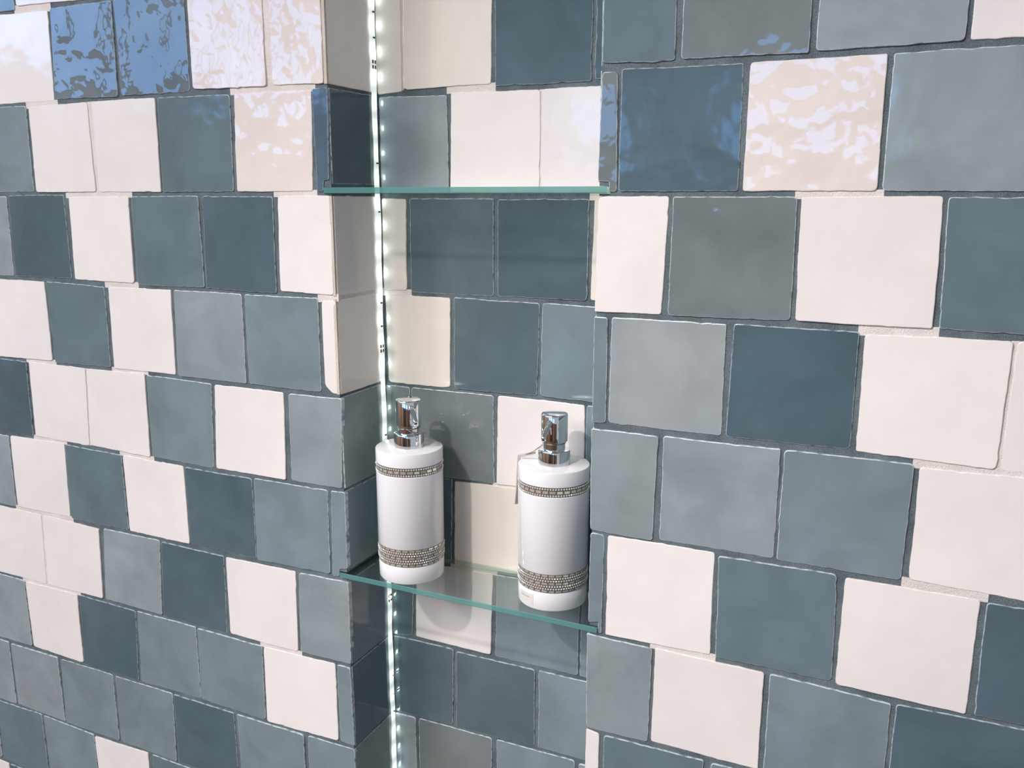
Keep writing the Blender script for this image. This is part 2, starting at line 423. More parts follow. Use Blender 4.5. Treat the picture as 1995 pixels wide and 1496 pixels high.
# ---------------------------------------------------------------- tiles
def outline(poly, rnd, radius=0.0032, step=0.0048, wob=0.00015, keep=()):
    """irregular hand-cut outline: rounded corners and slightly ragged edges"""
    n = len(poly)
    P = [Vector(p) for p in poly]
    corners = []
    for i in range(n):
        a, b, c = P[i - 1], P[i], P[(i + 1) % n]
        l1, l2 = (a - b).length, (c - b).length
        cross = (b - a).x * (c - b).y - (b - a).y * (c - b).x
        r = min(radius * rnd.uniform(0.45, 1.45), l1 * 0.3, l2 * 0.3)
        if cross > 0:                       # concave corner of a notch
            r = min(r, 0.001)
        p0 = b + (a - b).normalized() * r
        p1 = b + (c - b).normalized() * r
        q = []
        for t in (0, 0.25, 0.5, 0.75, 1):
            q.append(p0 * (1 - t) ** 2 + b * 2 * t * (1 - t) * 1.0 + p1 * t * t)
        corners.append(q)
    out = []
    for i in range(n):
        out += corners[i]
        a, b = corners[i][-1], corners[(i + 1) % n][0]
        d = b - a
        k = int(d.length / step)
        if k > 1:
            nrm = Vector((-d.y, d.x)).normalized()
            bow = rnd.uniform(-0.0004, 0.0004)
            w = 0.0
            for j in range(1, k):
                t = (j + rnd.uniform(-0.25, 0.25)) / k
                w = 0.55 * w + rnd.gauss(0, wob)
                e = w
                if rnd.random() < 0.05:
                    e += rnd.choice((-1, 1)) * rnd.uniform(0.0002, 0.0006)
                out.append(a + d * t + nrm * (bow * 4 * t * (1 - t) + e))
    return out

def inset(pts, d):
    n = len(pts)
    res = []
    area = sum(pts[i].x * pts[(i + 1) % n].y - pts[(i + 1) % n].x * pts[i].y for i in range(n))
    s = 1.0 if area > 0 else -1.0
    for i in range(n):
        t = (pts[(i + 1) % n] - pts[i - 1])
        if t.length < 1e-9:
            res.append(pts[i].copy()); continue
        t.normalize()
        res.append(pts[i] + Vector((-t.y, t.x)) * d * s)
    return res

FRAMES = {                                          # origin, U, V, outward normal
    'front': (Vector((0, 0, 0)), Vector((1, 0, 0)), Vector((0, 0, 1)), Vector((0, -1, 0))),
    'back': (Vector((0, DEP, 0)), Vector((1, 0, 0)), Vector((0, 0, 1)), Vector((0, -1, 0))),
    'rev_l': (Vector((XL, 0, 0)), Vector((0, 1, 0)), Vector((0, 0, 1)), Vector((1, 0, 0))),
    'rev_r': (Vector((XR, 0, 0)), Vector((0, -1, 0)), Vector((0, 0, 1)), Vector((-1, 0, 0))),
}

def tile(name, poly, colour, frame, parent, seed, tilt=0.007, radius=0.0032, lift=0.0004, wob=0.00015):
    rnd = random.Random(seed)
    O, Ua, Va, Na = FRAMES[frame]
    cx = sum(p[0] for p in poly) / len(poly); cy = sum(p[1] for p in poly) / len(poly)
    pts = outline([(p[0] - cx, p[1] - cy) for p in poly], rnd, radius, wob=wob)
    ta, tb = rnd.gauss(0, tilt), rnd.gauss(0, tilt)
    ta, tb = max(-2 * tilt, min(2 * tilt, ta)), max(-2 * tilt, min(2 * tilt, tb))
    lf = rnd.uniform(-lift, lift) * 0.75
    k = min(1.0, 0.00062 / max(1e-6, (abs(ta) + abs(tb)) * 0.05))    # no corner may sink into the grout
    ta *= k; tb *= k
    bm = bmesh.new()
    def ring(ps, h):
        return [bm.verts.new(Ua * q.x + Va * q.y + Na * (h + lf + ta * q.x + tb * q.y if h > -0.002 else h)) for q in ps]
    r0 = ring(pts, -0.0060)
    r1 = ring(pts, -0.0007)
    r2 = ring(inset(pts, 0.00028), -0.0002)
    r3 = ring(inset(pts, 0.0007), 0.0)
    n = len(pts)
    for a, b, mi in ((r0, r1, 1), (r1, r2, 1), (r2, r3, 1)):
        for k in range(n):
            f = bm.faces.new((a[k], a[(k + 1) % n], b[(k + 1) % n], b[k])); f.material_index = mi
    if len(poly) <= 5:                               # fan about the middle: robust on ragged outlines
        mid = bm.verts.new(Na * lf)
        for k in range(n):
            f = bm.faces.new((r3[k], r3[(k + 1) % n], mid)); f.material_index = 0
    else:
        f = bm.faces.new(r3); f.material_index = 0
    f = bm.faces.new(r0[::-1]); f.material_index = 1
    me = from_bm(name, bm)
    me.materials.append(GL[colour]); me.materials.append(EDGE[colour])
    o = bpy.data.objects.new(name, me)
    COL.objects.link(o)
    o.location = O + Ua * cx + Va * cy
    o.parent = parent
    return o

JOINTS = [0]
def joint(poly, frame, parent, h=-0.0008, mat=None):
    """a strip of pale grout between two white tiles"""
    JOINTS[0] += 1
    h -= 0.00003 * (JOINTS[0] % 11)                 # uneven filling, never two faces in one plane
    O, Ua, Va, Na = FRAMES[frame]
    cx = sum(p[0] for p in poly) / len(poly); cy = sum(p[1] for p in poly) / len(poly)
    bm = bmesh.new()
    a = [bm.verts.new(Ua * (p[0] - cx) + Va * (p[1] - cy) + Na * -0.004) for p in poly]
    b = [bm.verts.new(Ua * (p[0] - cx) + Va * (p[1] - cy) + Na * h) for p in poly]
    n = len(poly)
    for k in range(n):
        bm.faces.new((a[k], a[(k + 1) % n], b[(k + 1) % n], b[k]))
    bm.faces.new(b); bm.faces.new(a[::-1])
    o = obj('grout_joint', from_bm('grout_joint', bm), mat or WGROUT, parent, O + Ua * cx + Va * cy)
    return o

# ---------------------------------------------------------------- walls (grout bed and body)
def column_with_slots(bm, x0, x1, y0, y1):
    z = Z_BOT
    for s0, s1 in sorted(SHELVES):
        add_box(bm, x0, x1, y0, y1, z, s0 - 0.0003)
        z = s1 + 0.0003
    add_box(bm, x0, x1, y0, y1, z, Z_TOP)

bm = bmesh.new()
add_box(bm, X_MIN, XL - 0.0105, GR, DEP + 0.06, Z_BOT, Z_TOP)
column_with_slots(bm, XL - 0.0105, XL - GR, GR, DEP + GR)
wall_left = obj('wall_left', from_bm('wall_left', bm), GROUT, kind='structure',
                label='pier tiled in white and slate blue squares left of the niche', category='wall')
bm = bmesh.new()
add_box(bm, XR + 0.0115, X_MAX, GR, DEP + 0.06, Z_BOT, Z_TOP)
column_with_slots(bm, XR + GR, XR + 0.0115, GR, DEP + GR)
wall_right = obj('wall_right', from_bm('wall_right', bm), GROUT, kind='structure',
                 label='wall tiled in white and slate blue squares right of the niche', category='wall')
bm = bmesh.new()
add_box(bm, XL - 0.0105, XR + 0.0115, DEP + GR, DEP + 0.06, Z_BOT, Z_TOP)
wall_niche = obj('wall_niche', from_bm('wall_niche', bm), GROUT, kind='structure',
                 label='tiled back of the tall niche behind the glass shelves', category='wall')

def quad(t):
    v = t[2]
    return [(v[i] / 1000.0, v[i + 1] / 1000.0) for i in range(0, len(v), 2)]

def row_z(r):
    return -(r - 4) * PITCH - 0.0017, -(r - 3) * PITCH + 0.0017

PALETTE = 'WWWWWLLLNNNMMDD'
def filler(r, x0, x1, rnd):
    """further tiles of a row beyond the measured ones"""
    zt, zb = row_z(r)
    res = []
    x = x0
    while x < x1 - 0.004:
        e = min(x + 0.1005, x1)
        if x1 - e < 0.012:
            e = x1
        j = lambda s: rnd.uniform(-s, s)
        res.append((r, rnd.choice(PALETTE), [v * 1000 for v in (x, zt + j(.0006), e, zt + j(.0006), e + j(.0006), zb + j(.0006), x + j(.0006), zb + j(.0006))]))
        x = e + 0.003
    return res

def extended(rows, x_lo, x_hi, seed):
    """measured tiles plus filler tiles out to the ends of the wall"""
    rnd = random.Random(seed)
    out = list(rows)
    have = sorted(set(t[0] for t in rows))
    for r in range(R_MIN, R_MAX + 1):
        row = [quad(t) for t in rows if t[0] == r]
        if not row:
            s = rnd.uniform(0.02, 0.1)
            out += filler(r, x_lo, x_lo + s, rnd) + filler(r, x_lo + s + 0.003, x_hi, rnd)
            continue
        a = min(min(q[0] for q in p) for p in row); b = max(max(q[0] for q in p) for p in row)
        if a - x_lo > 0.02:
            s = (a - 0.003 - x_lo) % 0.1035
            if s > 0.012:
                out += filler(r, x_lo, x_lo + s - 0.003, rnd) + filler(r, x_lo + s, a - 0.003, rnd)
            else:
                out += filler(r, x_lo + s, a - 0.003, rnd)
        if x_hi - b > 0.02:
            out += filler(r, b + 0.003, x_hi, rnd)
    return out

def is_white(c):
    return c in 'WVC'

def lay(rows, frame, parent, name, seed):
    for i, t in enumerate(rows):
        tile(name, quad(t), t[1], frame, parent, seed * 1000 + i, tilt=0.011 if t[1] in 'VS' else 0.0065,
             wob=0.00010 if abs(quad(t)[1][0] - quad(t)[0][0]) < 0.03 else 0.00015)
    # pale grout wherever white meets white
    by = {}
    for t in rows:
        by.setdefault(t[0], []).append((t[1], quad(t)))
    for r in by:
        by[r].sort(key=lambda q: sum(v[0] for v in q[1]) / len(q[1]))
    e = 0.0014
    for r, row in by.items():
        for (ca, A), (cb, B) in zip(row, row[1:]):
            if is_white(ca) and is_white(cb) and B[0][0] - A[1][0] < 0.012:
                joint([(A[1][0] - e, A[1][1]), (B[0][0] + e, B[0][1]), (B[-1][0] + e, B[-1][1]), (A[2][0] - e, A[2][1])], frame, parent)
        for ca, A in row:
            for cb, B in by.get(r + 1, []):
                if is_white(ca) and is_white(cb):
                    x0 = max(A[-1][0], B[0][0]) - 0.005; x1 = min(A[2][0], B[1][0]) + 0.005
                    if x1 - x0 > 0.014:
                        za = lambda x: A[-1][1] + (A[2][1] - A[-1][1]) * (x - A[-1][0]) / (A[2][0] - A[-1][0])
                        zb = lambda x: B[0][1] + (B[1][1] - B[0][1]) * (x - B[0][0]) / (B[1][0] - B[0][0])
                        joint([(x0, za(x0) + e), (x1, za(x1) + e), (x1, zb(x1) - e), (x0, zb(x0) - e)], frame, parent)

lay(extended(LEFT, X_MIN + 0.001, XL - 0.001, 3), 'front', wall_left, 'wall_tile', 1)
lay(extended(RIGHT, XR + 0.001, X_MAX - 0.001, 4), 'front', wall_right, 'wall_tile', 2)
lay(extended(BACK, XL + 0.001, XR - 0.001, 5), 'back', wall_niche, 'niche_tile', 3)

# tiles on the two inner sides of the niche, one per row
REV_COL = {0: 'M', 1: 'W', 2: 'W', 3: 'P', 4: 'W', 5: 'W', 6: 'L', 7: 'N', 8: 'N', 9: 'M', 10: 'L', 11: 'N', 12: 'W'}
REV_COL_R = {0: 'W', 1: 'L', 2: 'M', 3: 'L', 4: 'W', 5: 'N', 6: 'L', 7: 'N', 8: 'L', 9: 'W', 10: 'M', 11: 'D', 12: 'L'}
for frame, parent, cols, sgn in (('rev_l', wall_left, REV_COL, 1), ('rev_r', wall_right, REV_COL_R, -1)):
    for r in range(R_MIN, R_MAX + 1):
        zt, zb = row_z(r)
        if r == 3:
            zb = 0.0100
        if r == 7:
            zb = -0.4020
        if r == 8:
            zt = -0.4150
        y0, y1 = 0.0022, DEP - 0.0006
        q = [(sgn * y0, zt), (sgn * y1, zt), (sgn * y1, zb), (sgn * y0, zb)]
        if sgn < 0:
            q = [q[1], q[0], q[3], q[2]]
        tile('reveal_tile', q, cols[r], frame, parent, 5000 + r + (50 if sgn < 0 else 0), tilt=0.004, radius=0.0008, lift=0.0002, wob=0.00005)
        if is_white(cols[r]):
            # cream biscuit edge on the corner and pale joint to the next white tile
            joint([(sgn * 0.0001, zt), (sgn * 0.0036, zt), (sgn * 0.0036, zb), (sgn * 0.0001, zb)] if sgn > 0 else
                  [(-0.0036, zt), (-0.0001, zt), (-0.0001, zb), (-0.0036, zb)], frame, parent, -0.0006, CREAM)
            if is_white(cols.get(r + 1, 'D')):
                joint([(sgn * 0.001, zb + .0014), (sgn * y1, zb + .0014), (sgn * y1, zb - .0048), (sgn * 0.001, zb - .0048)] if sgn > 0 else
                      [(-y1, zb + .0014), (-0.001, zb + .0014), (-0.001, zb - .0048), (-y1, zb - .0048)], frame, parent)

# ---------------------------------------------------------------- room behind the camera (seen only as reflections and bounce light)
def slab(name, x0, x1, y0, y1, z0, z1, mat, label, cat):
    bm = bmesh.new()
    add_box(bm, x0, x1, y0, y1, z0, z1)
    return obj(name, from_bm(name, bm), mat, kind='structure', label=label, category=cat)

FLOORM = simple('brown_floor', (104, 80, 62), 0.45)
PLASTER = simple('plaster', (128, 106, 88), 0.9)
BANDS = simple('reflected_bands', (110, 88, 70), 0.6)
CEILM = simple('ceiling_paint', (222, 218, 212), 0.9)
slab('floor', -6.0, 4.0, -6.0, 0.15, -1.62, -1.52, FLOORM, 'brown showroom floor below the tiled wall', 'floor')
slab('ceiling', -6.0, 4.0, -6.0, 0.15, 1.48, 1.56, CEILM, 'pale showroom ceiling above the tiled wall', 'ceiling')
# wall below the windows: unseen light and dark bands added for chrome reflections
nt = BANDS.node_tree; b = nt.nodes['Principled BSDF']
N, L = nt.nodes.new, nt.links.new
geo = N('ShaderNodeNewGeometry'); sep = N('ShaderNodeSeparateXYZ'); L(geo.outputs['Position'], sep.inputs[0])
ml = N('ShaderNodeMath'); ml.operation = 'MULTIPLY'; ml.inputs[1].default_value = 2.3; L(sep.outputs[0], ml.inputs[0])
fl = N('ShaderNodeMath'); fl.operation = 'FLOOR'; L(ml.outputs[0], fl.inputs[0])
wn = N('ShaderNodeTexWhiteNoise'); wn.noise_dimensions = '1D'; L(fl.outputs[0], wn.inputs['W'])
cr = N('ShaderNodeValToRGB'); cr.color_ramp.interpolation = 'CONSTANT'
cr.color_ramp.elements[0].color = lin(38, 30, 26); cr.color_ramp.elements[1].color = lin(176, 150, 126)
cr.color_ramp.elements[1].position = 0.72
e = cr.color_ramp.elements.new(0.38); e.color = lin(122, 92, 70)
L(wn.outputs['Value'], cr.inputs[0]); L(cr.outputs[0], b.inputs['Base Color'])
# wall facing the tiles
slab('wall_opposite', -6.0, 4.0, -5.1, -5.0, -1.52, 0.30, BANDS, 'unseen wall facing the tiled wall, bands added for chrome reflections', 'wall')

slab('wall_side', -4.1, -4.0, -6.0, 0.15, -1.52, 0.58, PLASTER, 'plain plaster wall running away from the tiles on the far left', 'wall')
mw, nt, b = new_mat('window_daylight')
b.inputs['Base Color'].default_value = (0.02, 0.02, 0.02, 1)
b.inputs['Emission Color'].default_value = (0.20, 0.47, 1.0, 1)
b.inputs['Emission Strength'].default_value = 5.6
FRAMEM = simple('window_frame_paint', (70, 66, 62), 0.5)
WINS = [((-4.0, -1.55 - 0.84 * k, 0.58), math.pi / 2, 0.80, 0.66, 'side') for k in range(4)] + \
       [((-2.0, -5.0, 0.30), math.pi, 0.60, 0.46, 'opposite'), ((-0.68, -5.0, 0.30), math.pi, 0.95, 0.46, 'opposite'), ((1.02, -5.0, 0.30), math.pi, 0.75, 0.46, 'opposite')]
for k, (loc, rz, ww, hh, side) in enumerate(WINS):
    w = bpy.data.objects.new('window_%d' % (k + 1), None)
    COL.objects.link(w)
    w.location = loc
    w.rotation_euler = (0, 0, rz)
    w['kind'] = 'structure'
    w['label'] = 'blue daylit showroom window on the %s wall, mirrored in the glossy tiles' % side
    w['group'] = 'showroom windows on the %s wall' % side
    w['category'] = 'window'
    a = ww / 2
    bm = bmesh.new(); add_box(bm, -a + 0.03, a - 0.03, -0.01, 0.0, 0.03, hh - 0.03)
    obj('pane', from_bm('pane', bm), mw, w)
    bm = bmesh.new()
    add_box(bm, -a, -a + 0.03, -0.03, 0.03, 0.0, hh); add_box(bm, a - 0.03, a, -0.03, 0.03, 0.0, hh)
    add_box(bm, -a + 0.03, a - 0.03, -0.03, 0.03, 0.0, 0.03); add_box(bm, -a + 0.03, a - 0.03, -0.03, 0.03, hh - 0.03, hh)
    obj('window_frame', from_bm('window_frame', bm), FRAMEM, w)

# ---------------------------------------------------------------- glass shelves
mg, nt, b = new_mat('clear_glass')
N, L = nt.nodes.new, nt.links.new
nt.nodes.remove(b)
lw = N('ShaderNodeLayerWeight'); lw.inputs['Blend'].default_value = 0.5
pw = N('ShaderNodeMath'); pw.operation = 'POWER'; pw.inputs[1].default_value = 5.0
L(lw.outputs['Facing'], pw.inputs[0])
ma = N('ShaderNodeMath'); ma.operation = 'MULTIPLY_ADD'; ma.inputs[1].default_value = 0.96; ma.inputs[2].default_value = 0.04
L(pw.outputs[0], ma.inputs[0])
tr = N('ShaderNodeBsdfTransparent'); tr.inputs[0].default_value = (0.955, 0.985, 0.97, 1)
gl = N('ShaderNodeBsdfGlossy'); gl.inputs['Roughness'].default_value = 0.01
mx = N('ShaderNodeMixShader'); L(ma.outputs[0], mx.inputs[0]); L(tr.outputs[0], mx.inputs[1]); L(gl.outputs[0], mx.inputs[2])
L(mx.outputs[0], nt.nodes['Material Output'].inputs['Surface'])
GLASS = mg
mg2, nt, b = new_mat('green_glass_edge')
N, L = nt.nodes.new, nt.links.new
b.inputs['Base Color'].default_value = lin(104, 160, 156)
b.inputs['Roughness'].default_value = 0.12
tr = N('ShaderNodeBsdfTransparent'); tr.inputs[0].default_value = (0.55, 0.80, 0.76, 1)
mx = N('ShaderNodeMixShader'); mx.inputs[0].default_value = 0.36
L(b.outputs[0], mx.inputs[1]); L(tr.outputs[0], mx.inputs[2])
L(mx.outputs[0], nt.nodes['Material Output'].inputs['Surface'])
GEDGE = mg2
mg3, nt, b = new_mat('pale_glass_edge')
N, L = nt.nodes.new, nt.links.new
b.inputs['Base Color'].default_value = lin(176, 206, 196)
b.inputs['Roughness'].default_value = 0.2
tr = N('ShaderNodeBsdfTransparent'); tr.inputs[0].default_value = (0.86, 0.95, 0.92, 1)
mx = N('ShaderNodeMixShader'); mx.inputs[0].default_value = 0.72
L(b.outputs[0], mx.inputs[1]); L(tr.outputs[0], mx.inputs[2])
L(mx.outputs[0], nt.nodes['Material Output'].inputs['Surface'])
GPALE = mg3

def shelf(z0, z1, label):
    xa, xb = XL - 0.0085, XR + 0.0095
    xm = XL + 0.0075                                # back corner cut away for the light strip
    pts = [(xa, -0.0022), (xb, -0.0022), (xb, 0.040), (XR - 0.0015, 0.040), (XR - 0.0015, DEP - 0.0012), (xm, DEP - 0.0012), (xm, 0.0700), (xa, 0.0700)]
    c = (0.6 * 0.0)
    h = z1 - z0
    bm = bmesh.new()
    ch = 0.0005
    x0 = (xa + xb) / 2
    P = [Vector((p[0] - x0, p[1])) for p in pts]
    Q = inset(P, ch) if False else P
    lo = [bm.verts.new((p.x, p.y, 0)) for p in P]
    hi = [bm.verts.new((p.x, p.y, h)) for p in P]
    n = len(P)
    t = bm.faces.new(hi); t.material_index = 0
    t = bm.faces.new(lo[::-1]); t.material_index = 0
    for k in range(n):
        f = bm.faces.new((lo[k], lo[(k + 1) % n], hi[(k + 1) % n], hi[k])); f.material_index = 1 if k == 0 else 2
    # ground arris along the polished edge
    bmesh.ops.bevel(bm, geom=[e for e in bm.edges if abs(e.verts[0].co.z - e.verts[1].co.z) < 1e-6], offset=0.0006, segments=1, affect='EDGES', material=-1)
    me = from_bm('glass_shelf', bm)
    me.materials.append(GLASS); me.materials.append(GEDGE); me.materials.append(GPALE)
    o = bpy.data.objects.new('glass_shelf', me)
    COL.objects.link(o)
    o.location = (x0, 0, z0)
    o['label'] = label; o['category'] = 'shelf'; o['group'] = 'glass shelves in the niche'
    return o
shelf(*SHELVES[0], 'empty upper glass shelf with green edge, at eye level in the niche')
shelf(*SHELVES[1], 'lower glass shelf with green edge carrying both soap dispensers')

# ---------------------------------------------------------------- LED strip in the left back corner of the niche
strip = bpy.data.objects.new('led_strip', None)
COL.objects.link(strip)
strip.location = (XL, 0.0785, Z_BOT)
strip['label'] = 'glowing white LED light strip running up the left back corner of the niche'
strip['category'] = 'light strip'
LED0, LSP = 0.172, 0.0256
mt, nt, b = new_mat('lit_led_tape')
N, L = nt.nodes.new, nt.links.new
b.inputs['Base Color'].default_value = (0.85, 0.88, 0.86, 1); b.inputs['Roughness'].default_value = 0.35
geo = N('ShaderNodeNewGeometry'); sep = N('ShaderNodeSeparateXYZ'); L(geo.outputs['Position'], sep.inputs[0])
m1 = N('ShaderNodeMath'); m1.operation = 'MULTIPLY_ADD'; m1.inputs[1].default_value = 2 * math.pi / LSP; m1.inputs[2].default_value = -LED0 * 2 * math.pi / LSP
L(sep.outputs[2], m1.inputs[0])
m2 = N('ShaderNodeMath'); m2.operation = 'COSINE'; L(m1.outputs[0], m2.inputs[0])
m3 = N('ShaderNodeMapRange'); m3.inputs[1].default_value = -1; m3.inputs[2].default_value = 1
m3.inputs[3].default_value = 0.55; m3.inputs[4].default_value = 1.2; L(m2.outputs[0], m3.inputs[0])
b.inputs['Emission Color'].default_value = (0.90, 1.0, 0.96, 1)
L(m3.outputs[0], b.inputs['Emission Strength'])
TAPE = mt
me_, nt, b = new_mat('led_chip')
b.inputs['Emission Color'].default_value = (0.86, 1.0, 0.97, 1); b.inputs['Emission Strength'].default_value = 22.0
CHIP = me_
# tape: slightly wavy ribbon glued to the side of the niche
bm = bmesh.new()
prev = None
nseg = 260
rl = random.Random(11)
ph = [rl.uniform(0, 6.28) for _ in range(4)]
def tape_at(z):
    y = 0.0006 * math.sin(z * 31 + ph[0]) + 0.0004 * math.sin(z * 83 + ph[1])
    tw = 0.16 * math.sin(z * 47 + ph[2]) + 0.12 * math.sin(z * 101 + ph[3])
    return y, tw
for i in range(nseg + 1):
    z = Z_BOT + (Z_TOP - Z_BOT) * i / nseg
    y, tw = tape_at(z)
    w = 0.0042
    dx = math.sin(tw) * w
    x = 0.0018
    cur = [bm.verts.new((x + dx * 0.3 - 0.0003, y - w, z - Z_BOT)), bm.verts.new((x - dx * 0.3 - 0.0003, y + w, z - Z_BOT)),
           bm.verts.new((x - dx * 0.3 + 0.0004, y + w, z - Z_BOT)), bm.verts.new((x + dx * 0.3 + 0.0004, y - w, z - Z_BOT))]
    if prev:
        for k in range(4):
            bm.faces.new((prev[k], prev[(k + 1) % 4], cur[(k + 1) % 4], cur[k]))
    else:
        bm.faces.new(cur)
    prev = cur
bm.faces.new(prev[::-1])
obj('tape', from_bm('tape', bm), TAPE, strip)
def small_box(name, sx, sy, sz, mat):
    bm = bmesh.new(); add_box(bm, 0, sx, -sy / 2, sy / 2, -sz / 2, sz / 2)
    me = from_bm(name, bm); me.materials.append(mat)
    return me
chip_me = small_box('led_chip', 0.0006, 0.0034, 0.0044, CHIP)
res_me = small_box('resistor', 0.0012, 0.0026, 0.0016, DARK)
pad_me = small_box('copper_pad', 0.0004, 0.0026, 0.0036, COPPER)
def stick_on(me, name, z, dy=0.0):
    y, tw = tape_at(z)
    o = bpy.data.objects.new(name, me); COL.objects.link(o); o.parent = strip
    o.location = (0.0021, y + dy, z - Z_BOT)
z = LED0
while z < Z_TOP - 0.01:
    z += LSP
while z > Z_BOT + 0.01:
    if not any(s0 - 0.003 < z < s1 + 0.003 for s0, s1 in SHELVES):
        stick_on(chip_me, 'led_chip', z)
    z -= LSP
for z in (0.1847, 0.1595, 0.0327, -0.0183, -0.1169, -0.1428, -0.2681, -0.4655, -0.5704, -0.5952, -0.6195, 0.2870, -0.7460):
    stick_on(res_me, 'resistor', z, 0.0008)
for z in (0.3340, 0.1330, -0.1679, -0.4689, -0.7700):
    for dy in (-0.0022, 0.0022):
        for dz in (-0.0026, 0.0026):
            stick_on(pad_me, 'copper_pad', z + dz, dy)

# ---------------------------------------------------------------- soap dispensers
def dispenser(loc, tocam, label, spout_dir, seed):
    root = bpy.data.objects.new('soap_dispenser', None)
    COL.objects.link(root)
    root.location = loc
    root['label'] = label; root['category'] = 'soap dispenser'; root['group'] = 'soap dispensers on the glass shelf'
    R0, H = 0.0358, 0.1440
    g = 0.0011                                       # grooves that hold the stone bands
    u0, u1 = 0.1195, 0.1290                          # upper band
    l0, l1 = 0.0200, 0.0395                          # lower band
    prof = [(0, 0), (R0 - 0.0030, 0), (R0 - 0.0012, 0.0006), (R0 - 0.0004, 0.0022), (R0 - 0.0004, l0 - 0.0006), (R0 - 0.0008, l0), (R0 - g, l0), (R0 - g, l1), (R0 - 0.0004, l1), (R0, l1 + 0.0006),
            (R0, u0 - 0.0005), (R0 - 0.0005, u0), (R0 - g, u0), (R0 - g, u1), (R0 - 0.0005, u1), (R0, u1 + 0.0005), (R0, H - 0.0012), (R0 - 0.0004, H - 0.0004), (R0 - 0.0013, H), (0, H)]
    obj('body', lathe('body', prof, 96), CERAMIC, root)
    # stone bands: silver backing with rows of stones
    def band(z0, z1, rows):
        b0 = lathe('stone_band', [(R0 - g - 0.0004, z0 + 0.0002), (R0 - 0.0004, z0 + 0.0002), (R0 - 0.0004, z1 - 0.0002), (R0 - g - 0.0004, z1 - 0.0002)], 96)
        band_o = obj('stone_band', b0, SILVER, root, label='silver band set with rows of clear stones')
        rs = random.Random(seed)
        tot = sum(h for _, h in rows)
        bms = {'dot': bmesh.new(), 'bar': bmesh.new()}
        z = z1 - 0.0003
        sc_h = (z1 - z0 - 0.0006) / tot
        for kind, h in rows:
            h *= sc_h
            zc = z - h / 2
            if kind == 'bar':
                bm = bms['bar']
                n = 31
                for k in range(n):
                    a = 2 * math.pi * k / n
                    da = 2 * math.pi / n * 0.43
                    hh = h * 0.40
                    tl = rs.uniform(-0.25, 0.25)
                    tz = rs.uniform(-0.25, 0.25)
                    vs = []
                    for rr, s in ((R0 - 0.0006, 1.0), (R0 - 0.0001, 0.80)):
                        for sa, sz in ((-1, -1), (1, -1), (1, 1), (-1, 1)):
                            aa = a + sa * da * s
                            r2 = rr + ((tl * sa * 0.0006 + tz * sz * 0.0006) if s < 1 else 0)
                            vs.append(bm.verts.new((r2 * math.cos(aa), r2 * math.sin(aa), zc + sz * hh * s)))
                    for f in ((4, 5, 6, 7), (0, 1, 5, 4), (1, 2, 6, 5), (2, 3, 7, 6), (3, 0, 4, 7)):
                        bm.faces.new([vs[i] for i in f])
            else:
                bm = bms['dot']
                n = 84
                for k in range(n):
                    a = 2 * math.pi * (k + (0.5 if kind == 'dot2' else 0.0)) / n
                    er, et, ez = Vector((math.cos(a), math.sin(a), 0)), Vector((-math.sin(a), math.cos(a), 0)), Vector((0, 0, 1))
                    c = er * (R0 - 0.0006) + ez * zc
                    rd = min(0.00105, h * 0.47)
                    ph = rs.uniform(0, 1.0)
                    rings = []
                    for rad, up in ((1.0, 0.0), (0.92, 0.45), (0.52, 0.85)):
                        rings.append([bm.verts.new(c + (et * math.cos(ph + q * math.pi / 3) + ez * math.sin(ph + q * math.pi / 3)) * rd * rad + er * up * 0.0011) for q in range(6)])
                    for ra, rb in zip(rings, rings[1:]):
                        for q in range(6):
                            bm.faces.new((ra[q], ra[(q + 1) % 6], rb[(q + 1) % 6], rb[q]))
                    bm.faces.new(rings[-1])
            z -= h
        obj('rhinestones', from_bm('rhinestones', bms['dot']), STONE, band_o, kind='stuff')
        obj('baguette_stones', from_bm('baguette_stones', bms['bar']), BAGUETTE, band_o, kind='stuff')
    band(u0, u1, (('dot', 0.28), ('bar', 0.42), ('dot', 0.28)))
    band(l0, l1, (('bar', 0.13), ('dot', 0.13), ('dot2', 0.13), ('bar', 0.15), ('dot', 0.13), ('dot2', 0.13), ('bar', 0.13)))
    # chrome pump
    col = lathe('collar', [(0.0, H - 0.001), (0.0160, H - 0.001), (0.0160, H + 0.0135), (0.0156, H + 0.0144), (0.0148, H + 0.0148), (0.0120, H + 0.0150), (0.0, H + 0.0150)], 64)
    obj('collar', col, CHROME, root)
    neck = lathe('neck', [(0.0, H + 0.0148), (0.0110, H + 0.0148), (0.0110, H + 0.0245), (0.0, H + 0.0245)], 64)
    obj('neck', neck, CHROME, root)
    hz0, hz1 = H + 0.0232, H + 0.0512
    head = lathe('pump_head', [(0.0, hz0), (0.0128, hz0), (0.0133, hz0 + 0.0005), (0.0133, hz1 - 0.0014), (0.0129, hz1 - 0.0006), (0.0120, hz1 - 0.0001), (0.0, hz1 + 0.0003)], 64)
    ho = obj('pump_head', head, CHROME, root)
    d = Vector((math.cos(spout_dir), math.sin(spout_dir), 0))
    pts = []
    for i in range(15):
        t = i / 14
        pts.append(d * (0.0085 + 0.0215 * t) + Vector((0, 0, hz1 - 0.0055 - 0.0055 * t - 0.0090 * t * t)))
    sp = obj('spout', tube('spout', pts, 0.0025, 16), CHROME, ho)
    tdir = (pts[-1] - pts[-2]).normalized()
    obj('spout_shade_disc', tube('spout_shade_disc', [pts[-1] + tdir * -0.0004, pts[-1] + tdir * 0.00015], 0.0017, 14), OPENING_SHADE, sp)  # solid dark disc on the tip paints the shade inside the spout
    return root

